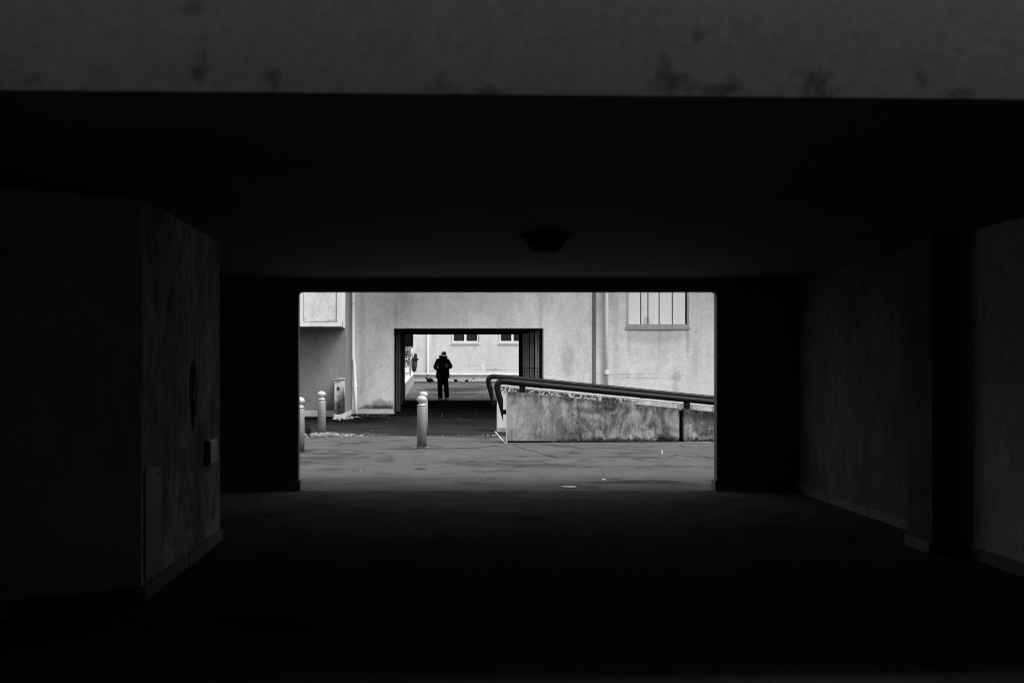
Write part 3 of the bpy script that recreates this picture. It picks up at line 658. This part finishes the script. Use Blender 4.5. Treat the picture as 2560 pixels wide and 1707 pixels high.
for pts in ([(1.42, 20.2), (1.5, 19.3), (1.72, 18.4), (1.82, 17.6), (2.0, 16.9)], [(4.05, 17.7), (4.3, 17.2), (4.45, 17.3), (4.75, 16.6), (5.1, 16.5), (5.6, 16.1), (6.4, 15.9)], [(-3.4, 18.75), (-1.6, 18.9), (-.6, 19.0), (.6, 19.15), (1.3, 20.0)]):
    q = []
    for (a, b), (c, d) in zip(pts, pts[1:]):
        for k in range(6): q.append((a+(c-a)*k/6+random.uniform(-.02, .02), b+(d-b)*k/6+random.uniform(-.03, .03), -.002))
    tag(obj('asphalt_crack', sweep(q, [random.uniform(.004, .012) for _ in q], 6), BLACKM), kind='structure')
# paper scraps and a curled leaf
def scrap(name, x, y, w_, d, lab, cat, h=.008):
    bm = NB(); n = 9; vv = []
    for i in range(n):
        a = 2*math.pi*i/n; k = random.uniform(.75, 1.1); vv.append(bm.verts.new((x+w_*k*math.cos(a), y+d*k*math.sin(a), .006+random.uniform(.001, h))))
    f_ = bm.faces.new(vv); e = bmesh.ops.extrude_face_region(bm, geom=[f_]); bmesh.ops.translate(bm, verts=[q for q in e['geom'] if isinstance(q, bmesh.types.BMVert)], vec=(0, 0, .002))
    return tag(obj(name, bm, PAPER), lab, cat)
scrap('paper_scrap', 1.62, 12.88, .095, .07, 'white flattened paper scrap just outside the underpass opening', 'litter')
scrap('paper_scrap', 2.19, 13.7, .03, .05, 'small white paper scrap at the edge of a wet stain, behind the larger scrap', 'litter')
cl_ = thing('curled_leaf', 'pale curled leaf standing upright on the asphalt in front of the ramp wall', 'leaf', (3.85, 17.75, 0))
bm = NB(); prev = None
for i in range(6):
    z = .006+i*.015; wdt = .012*math.sin(math.pi*(i+.6)/6.4)+.002; a = bm.verts.new((3.85-wdt, 17.75, z)); m_ = bm.verts.new((3.85+.004*i*.3, 17.74, z)); b_ = bm.verts.new((3.85+wdt, 17.755, z))
    if prev: bm.faces.new([prev[0], prev[1], m_, a]); bm.faces.new([prev[1], prev[2], b_, m_])
    prev = (a, m_, b_)
obj('blade', bm, PAPER, cl_); obj('stalk', sweep([(3.80, 17.74, .008), (3.85, 17.75, .012), (3.88, 17.76, .008)], .004, 6), IRON, cl_)
bm = NB()
for k in range(14):
    x = 1.34+random.uniform(.9, 1.5); y = yn(x)-.03; a = random.uniform(-1, 1)
    sweep([(x, y, .005), (x+.03*a, y-.02, .03), (x+.08*a, y-.05, .04+random.uniform(0, .02))], .0022, 4, bm)
tag(obj('dry_stalks', bm, LEAF), 'thin dry grass stalks at the foot of the front ramp wall', 'grass', kind='stuff')

# ================================================================== REAR YARD
fb = thing('rear_yard_building', 'pale building behind the person with two windows cut by the passage lintel', 'building', (3, 57, 0))
FY = 56.9
W1 = (.64, 2.18); W2 = (3.26, 4.80)
obj('wall', holed(-1.49, 14, 1.05, 6.5, [(W1[0], W1[1], 2.90, 4.2), (W2[0], W2[1], 2.90, 4.2)], FY, FY+.3), FARW, fb)
obj('side', box(-1.48, 13.9, FY+.301, FY+6, 0, 6.4), FARW, fb)
xs_ = [-1.485, .2, 1.0, 2.75, 3.30, 5.0, 6.8, 8.6, 10.4, 12.2, 14]
for a, b in zip(xs_, xs_[1:]): obj('plinth_slab', box(a+.008, b-.008, FY-.03+random.uniform(-.006, .006), FY+.29, .76, 1.04, bev=.006), FPLIN, fb)
for (a, b) in (W1, W2):
    wn = obj('window', holed(a+.035, b-.035, 2.93, 4.18, [(a+.12, a+.71, 3.0, 4.12), (a+.83, b-.12, 3.0, 4.12)], FY+.05, FY+.11), WFR, fb)
    for (p, q) in ((a+.125, a+.705), (a+.835, b-.125)): obj('pane', box(p, q, FY+.08, FY+.09, 3.005, 4.115), GLASS, wn)
    obj('back', box(a+.01, b-.01, FY+.2, FY+.29, 2.91, 4.19), BLACKM, wn)
    obj('sill', box(a-.02, b+.02, FY-.06, FY+.04, 2.83, 2.895, bev=.006), WFR, wn)
rp = thing('drainpipe', 'thin white drainpipe on the rear yard wall, left of the person', 'drainpipe', (-.67, FY-.08, 1))
obj('pipe', sweep([(-.665, FY-.09, 6.4), (-.665, FY-.09, 1.30), (-.69, FY-.10, 1.2), (-.70, FY-.16, 1.15)], .036, 12), PIPE, rp, True)
obj('coupling', lathe([(.04, 0), (.043, .01), (.043, .1), (.04, .11)], (-.665, FY-.09, 1.9), 14), PIPE, rp)
obj('elbow', lathe([(.05, 0), (.05, .06)], (-.70, FY-.17, 1.06), 12), IRONS, rp)
hp = thing('horizontal_pipe', 'long pale horizontal pipe along the foot of the rear yard wall', 'pipe', (3, FY-.1, 1.13))
bm = sweep([(-1.45, FY-.10, 1.14), (14, FY-.10, 1.14)], .062, 16); obj('pipe', bm, PIPE, hp, True)
for x in (-1.1, .4, 1.9, 3.4, 5, 7, 9): obj('clamp', sweep([(x, FY-.10, 1.14), (x+.03, FY-.10, 1.14)], .066, 14), PIPEL, hp)
tag(obj('filler_patch', box(2.29, 2.49, FY-.004, FY-.001, 1.33, 1.75, bev=.001), PATCHM), 'pale rectangular patch on the rear yard wall right of the person', 'wall patch')
# scribbles on the plinth
def scrib(pts, r, lab):
    q = [(x, FY-.04, z) for x, z in pts]; return tag(obj('scribble', sweep(q, r, 5), MARK), lab, 'graffiti')
random.seed(5)
scrib([(1.05+.07*k+.05*math.cos(k*2.1), .86+.06*math.sin(k*2.1)) for k in range(7)], .007, 'looping black scribble on the plinth just right of the person')
scrib([(1.75, .80), (1.86, .98), (1.80, .88), (1.92, .99), (1.9, .82)], .012, 'short angular black scribble on the plinth, between the loops and the handrail')
# low wall and terrace
lw = thing('low_wall', 'low rendered wall with bright coping receding on the left of the rear yard', 'wall', (-1.48, 46, .3))
def sl_wall(x0, x1, y0, y1, zb0, zb1, zt0, zt1):
    bm = NB(); vs = [bm.verts.new(p) for p in [(x0,y0,zb0),(x1,y0,zb0),(x1,y1,zb1),(x0,y1,zb1),(x0,y0,zt0),(x1,y0,zt0),(x1,y1,zt1),(x0,y1,zt1)]]
    for f_ in [(0,3,2,1),(4,5,6,7),(0,1,5,4),(1,2,6,5),(2,3,7,6),(3,0,4,7)]: bm.faces.new([vs[i] for i in f_])
    return bm
obj('wall_body', sl_wall(-1.54, -1.385, 39.0, 54, .1, .6, .85, 1.215), LOWW, lw)
obj('coping', sl_wall(-1.56, -1.365, 38.95, 54.05, .851, 1.216, .885, 1.25), LOWT, lw)
sheet('terrace', [-30, -1.57], [(38.9, .84), (54, 1.18), (61, 1.2), (75, 1.2)], TERR)
# litter bin on a post
lb_ = thing('litter_bin', 'dark domed litter bin on a leaning pale post behind the low wall', 'litter bin', (-1.4, 48, 1))
s = 53.3
obj('post', sweep([P(1024, 950, s), P(1028, 892, s)], .035, 12), GALV, lb_, True)
p0 = P(1035, 930, s)+Vector((0, -.12, 0)); p1 = P(1038, 896, s)+Vector((0, -.12, 0)); ax = (p1-p0)
obj('bin_body', sweep([p0-ax*.02, p0+ax*.14, p0+ax*.3, p0+ax*.93], [.02, .10, .115, .13], 18), BINM, lb_, True)
obj('rim', sweep([p0+ax*.93, p0+ax*1.02], .17, 18), BINM, lb_)
bm = NB(); ball(bm, p0+ax*1.08+Vector((.01, 0, 0)), (.09, .09, .20)); obj('lid', bm, BINM, lb_, True)
obj('arm', sweep([P(1028, 898, s), p0+ax*.97], .014, 8), GALV, lb_)
obj('arm', sweep([P(1026, 926, s), p0+ax*.2], .014, 8), GALV, lb_)
# bridge, tree, lamp pole and distant wall seen through the slot at the left
br = thing('footbridge', 'dark clad bridge between buildings, upper left of the rear yard', 'bridge', (-4, 58, 0))
obj('deck', box(-9, -1.50, 57.2, 60, 2.76, 2.9), BRIDGE, br); obj('side_panel', box(-9, -1.50, 57.0, 57.19, 2.72, 5.2), BRIDGE, br)
obj('support', box(-9, -8, 57.2, 60, 0, 2.759), BRIDGE, br)
lp = thing('lamp_pole', 'thin grey pole rising behind the tree beyond the bridge', 'pole', (-2.2, 74, .7))
obj('pole', lathe([(.06, 0), (.05, 7)], (-2.17, 74, 1.2), 10), PIPEL, lp, True); obj('lamp_head', box(-2.25, -1.7, 73.9, 74.1, 8.2, 8.3, bev=.02), PIPEL, lp)
dw = thing('distant_building', 'bright rendered low building far beyond the tree', 'building', (-6, 88, 0))
obj('wall', holed(-14, 2, .7, 3.2, [(-2.75, -2.35, 1.4, 2.3), (-6, -5, 1.6, 2.6)], 88, 88.3), FARB, dw); obj('interior', box(-13.9, 1.9, 88.31, 92, .7, 3.1), FARB, dw)
random.seed(21)
tr = thing('tree', 'dark leafy bushy tree seen in the slot between passage wall and rear building', 'tree', (-2.7, 68, 1.1))
bm = NB(); sweep([(-2.75, 68, 1.15), (-2.72, 68, 1.7), (-2.6, 68, 2.2)], [.09, .07, .05], 8, bm)
cl_pts = []
for k in range(16):
    a = random.uniform(0, 6.28); e = Vector((-2.55+math.cos(a)*random.uniform(.2, .9), 68+math.sin(a)*.6, random.uniform(1.75, 2.75)))
    sweep([(-2.72, 68, 1.5+random.uniform(0, .5)), tuple((Vector((-2.65, 68, 1.9))+e)/2), tuple(e)], [.03, .02, .008], 6, bm); cl_pts.append(e)
obj('trunk', bm, BARK, tr)
bm = NB()
for k in range(2600):
    e = random.choice(cl_pts); q = e+Vector((random.gauss(0, .17), random.gauss(0, .2), random.gauss(0, .17)))
    if q.z < 1.5: continue
    d = Vector((random.uniform(-1, 1), random.uniform(-1, 1), random.uniform(-1, 1))).normalized()*random.uniform(.03, .06); sd = d.orthogonal().normalized()*.022
    bm.faces.new([bm.verts.new(v_) for v_ in (q-d, q+sd, q+d, q-sd)])
obj('crown', bm, LEAFD, tr)
# pigeons
def pigeon(loc_, yaw, sc, lab, tail=0.0):
    t = thing('pigeon', lab, 'pigeon', loc_, 'dark pigeons pecking on the rear yard ground')
    M = Matrix.Translation(loc_) @ Matrix.Rotation(yaw, 4, 'Z') @ Matrix.Scale(sc, 4)
    bm = NB()
    ball(bm, (0, 0, .13), (.13, .085, .085), Matrix.Rotation(R(-14), 3, 'Y')); ball(bm, (.05, 0, .125), (.08, .075, .085))
    limb(bm, [(.1, 0, .13), (.14, 0, .10), (.165, 0, .075)], [.045, .032, .026]); sweep([(.18, 0, .07), (.205, 0, .052)], [.01, .003], 8, bm)
    loft2 = [(-.08, 0, .17), (-.14, 0, .22), (-.18, 0, .25)]; sweep(loft2, [.045, .03, .018], 10, bm)
    bm.transform(M); fuse('body', bm, BIRD, t, .009*sc, 2)
    for sy in (-.03, .03):
        bm = NB(); sweep([(.02, sy, .08), (.03, sy, .04), (.02, sy, .006)], [.008, .005, .005], 6, bm)
        for a in (-.4, 0, .4): sweep([(.02, sy, .006), (.055, sy+.03*a, .004)], .003, 5, bm)
        bm.transform(M); obj('leg', bm, MARK, t)
def gz(y): return .28+(y-38.8)*.02766
p = P(1074, 951, 47.5); pigeon((p.x, p.y, gz(p.y)), R(0), 1.3, 'largest dark pigeon below the drainpipe, left of the person')
p = P(1139, 952, 46.5); pigeon((p.x, p.y, gz(p.y)), R(35), .8, 'small dark pigeon just right of the person by the plinth')
p = P(1167, 952, 46.5); pigeon((p.x, p.y, gz(p.y)), R(215), .7, 'small dark pigeon under the angular scribble, farther right')

# ================================================================== PERSON
PX, PY, PZ = .106, 39.0, .286
pr = thing('person', 'person in dark winter coat and pale-sided cap walking forward, looking down at both hands', 'person', (PX, PY, PZ))
def T(bm): bmesh.ops.translate(bm, verts=bm.verts, vec=(PX, PY, PZ)); return bm
hx = .03
hl, hr = Vector((-.195, -.27, 1.245)), Vector((.135, -.28, 1.30))
bm = NB()
ball(bm, (hx, -.055, 1.715), (.078, .098, .112), Matrix.Rotation(R(28), 3, 'X'))
ball(bm, (hx, -.10, 1.655), (.052, .055, .05)); limb(bm, [(0, .02, 1.50), (hx*.7, -.02, 1.63)], [.06, .055])
limb(bm, [(hx, -.155, 1.70), (hx, -.175, 1.672)], [.011, .016])                       # nose
for sx in (-1, 1): ball(bm, (hx+sx*.078, -.04, 1.70), (.012, .022, .032)); ball(bm, (hx+sx*.03, -.145, 1.705), (.013, .01, .008))
loft(bm, [(0, 0, .88, .15, .1), (0, 0, 1.1, .14, .1), (0, 0, 1.35, .17, .11), (0, 0, 1.5, .15, .09), (0, 0, 1.56, .07, .06)])
limb(bm, [(-.16, 0, 1.49), (-.285, .02, 1.25), tuple(hl+Vector((-.03, .07, -.01)))], [.055, .045, .03])
limb(bm, [(.16, 0, 1.49), (.295, .02, 1.27), tuple(hr+Vector((.05, .07, -.02)))], [.055, .045, .03])
limb(bm, [(-.09, 0, .92), (-.105, -.03, .5), (-.10, .03, .09)], [.085, .055, .04]); limb(bm, [(.09, 0, .92), (.135, .0, .5), (.145, .09, .12)], [.085, .055, .04])
def hand(bm, c, sgn):
    ball(bm, c, (.040, .045, .050))
    for i in range(4):
        z = .03-.02*i; L = (.9, 1., .95, .75)[i]
        limb(bm, [c+Vector((sgn*.02, -.02, z)), c+Vector((sgn*.045, -.052*L, z+.004)), c+Vector((sgn*.02, -.075*L, z)), c+Vector((-sgn*.012, -.07*L, z-.003))], [.0115, .0105, .0095, .008])
    limb(bm, [c+Vector((-sgn*.012, -.015, .03)), c+Vector((-sgn*.03, -.035, .055)), c+Vector((-sgn*.012, -.06, .062))], [.013, .011, .009])
hand(bm, hl, 1); hand(bm, hr, -1)
fuse('body', T(bm), SKIN, pr, .007, 2)
# coat
bm = NB()
loft(bm, [(-.005, 0, .83, .255, .155), (-.005, 0, .86, .262, .16), (0, 0, 1.0, .255, .16), (0, 0, 1.15, .24, .155), (0, 0, 1.32, .235, .15), (0, 0, 1.45, .225, .14), (0, 0, 1.54, .185, .115), (0.01, 0, 1.60, .12, .09), (.02, -.01, 1.635, .10, .085)])
limb(bm, [(-.165, 0, 1.49), (-.225, .01, 1.38), (-.275, .02, 1.26), (-.262, -.08, 1.215), tuple(hl+Vector((-.035, .075, -.01)))], [.095, .09, .088, .078, .058])
limb(bm, [(.165, 0, 1.49), (.23, .01, 1.39), (.288, .02, 1.28), (.24, -.10, 1.25), tuple(hr+Vector((.055, .075, -.03)))], [.095, .09, .088, .078, .058])
# pockets, folds
for sx in (-.15, .15): ball(bm, (sx, -.135, 1.0), (.07, .04, .06))
random.seed(4)
for k in range(26):
    a = random.uniform(0, 6.28); z = random.uniform(.86, 1.5); ball(bm, (.22*math.cos(a), .135*math.sin(a), z), (.05, .03, .02), Matrix.Rotation(random.uniform(-.6, .6), 3, 'Y'), 10)
fuse('coat', T(bm), COAT, pr, .010, 2)
bm = NB(); tor = [(hx*.6+.125*math.cos(a), .03+.10*math.sin(a), 1.635+.02*math.sin(a)) for a in [R(d) for d in range(-65, 246, 14)]]
limb(bm, tor, [.045]*len(tor)); ball(bm, (-.09, .03, 1.66), (.06, .05, .045)); fuse('hood', T(bm), COAT, pr, .010, 2)
bm = NB()
limb(bm, [(-.10, 0, .90), (-.095, -.01, .74), (-.105, -.02, .60), (-.105, -.03, .45), (-.095, .0, .25), (-.095, .03, .11)], [.12, .118, .106, .10, .094, .090])
limb(bm, [(.10, 0, .90), (.10, 0, .74), (.12, 0, .60), (.135, 0, .45), (.15, .04, .25), (.15, .09, .14)], [.12, .118, .104, .098, .094, .092])
fuse('trousers', T(bm), TROU, pr, .010, 2)
for pts, rr_ in (([(-.105, .04, .055), (-.115, -.08, .042), (-.125, -.17, .035)], [.052, .045, .036]), ([(.15, .09, .085), (.14, -.0, .05), (.12, -.09, .036)], [.052, .046, .036])):
    bm = NB(); limb(bm, pts, rr_); bmesh.ops.scale(bm, verts=bm.verts, vec=(1, 1, .97)); fuse('shoe', T(bm), SHOE, pr, .008, 1)
# cap: pale shell, dark front panel, pale brim
bm = NB(); ball(bm, (hx, -.045, 1.745), (.098, .112, .108), Matrix.Rotation(R(22), 3, 'X'), 20)
bmesh.ops.bisect_plane(bm, geom=bm.verts[:]+bm.edges[:]+bm.faces[:], plane_co=(hx, -.12, 1.705), plane_no=(0, -.35, -1), clear_outer=True)
cap = obj('cap', T(bm), CAPL, pr, True)
bm = NB(); ball(bm, (hx+.026, -.066, 1.748), (.076, .105, .098), Matrix.Rotation(R(22), 3, 'X'), 20)
bmesh.ops.bisect_plane(bm, geom=bm.verts[:]+bm.edges[:]+bm.faces[:], plane_co=(hx, -.12, 1.707), plane_no=(0, -.35, -1), clear_outer=True)
obj('front_panel', T(bm), CAPD, cap, True)
bm = NB(); n = 14; top_ = []; bot = []
for i in range(n+1):
    a = R(200+140*i/n); x, y = .080*math.cos(a), .088*math.sin(a)
    q1 = Vector((hx+.012+x, -.10+y*.5, 1.716)); q2 = Vector((hx+.012+x*1.02, -.125+y*1.5, 1.678+.006*abs(math.cos(a))))
    top_.append((q1, q2))
vs1 = [[bm.verts.new(a_), bm.verts.new(b_)] for a_, b_ in top_]; vs2 = [[bm.verts.new(a_-Vector((0, 0, .013))), bm.verts.new(b_-Vector((0, 0, .013)))] for a_, b_ in top_]
for i in range(n):
    bm.faces.new([vs1[i][0], vs1[i][1], vs1[i+1][1], vs1[i+1][0]]); bm.faces.new([vs2[i][0], vs2[i+1][0], vs2[i+1][1], vs2[i][1]]); bm.faces.new([vs1[i][1], vs2[i][1], vs2[i+1][1], vs1[i+1][1]])
obj('brim', T(bm), CAPL, cap)
bm = NB(); limb(bm, [(hx-.085, -.02, 1.62), (hx-.06, -.11, 1.625), (hx, -.145, 1.63), (hx+.06, -.11, 1.625), (hx+.085, -.02, 1.62)], [.04, .042, .044, .042, .04]); fuse('scarf', T(bm), COAT, pr, .009, 2)
obj('zip', T(sweep([(-.035, -.158, 1.50), (-.04, -.172, 1.2), (-.03, -.176, .87)], .0045, 6)), ZIPM, pr)
obj('zip', T(sweep([(.0, -.158, 1.50), (.045, -.172, 1.2), (.10, -.165, .84)], .0045, 6)), ZIPM, pr)
ph_ = thing('phone', 'small pale object held up in the hand at the left of the person', 'phone', tuple(Vector((PX, PY, PZ))+hl+Vector((.02, -.06, .03))))
q = Vector(ph_.location); obj('body', box(q.x-.004, q.x+.03, q.y-.01, q.y, q.z, q.z+.11, bev=.003), BINM, ph_); obj('screen', box(q.x+.001, q.x+.026, q.y-.014, q.y-.011, q.z+.07, q.z+.105), PAPER, ph_)
cu = thing('cup', 'small dark cup in the hand at the right of the person', 'cup', tuple(Vector((PX, PY, PZ))+hr+Vector((-.02, -.055, -.03))))
obj('cup_body', lathe([(.022, 0), (.028, .08), (.03, .083)], tuple(cu.location), 16), BINM, cu, True); obj('lid', lathe([(.031, 0), (.031, .01)], (cu.location.x, cu.location.y, cu.location.z+.084), 16), PAPER, cu)
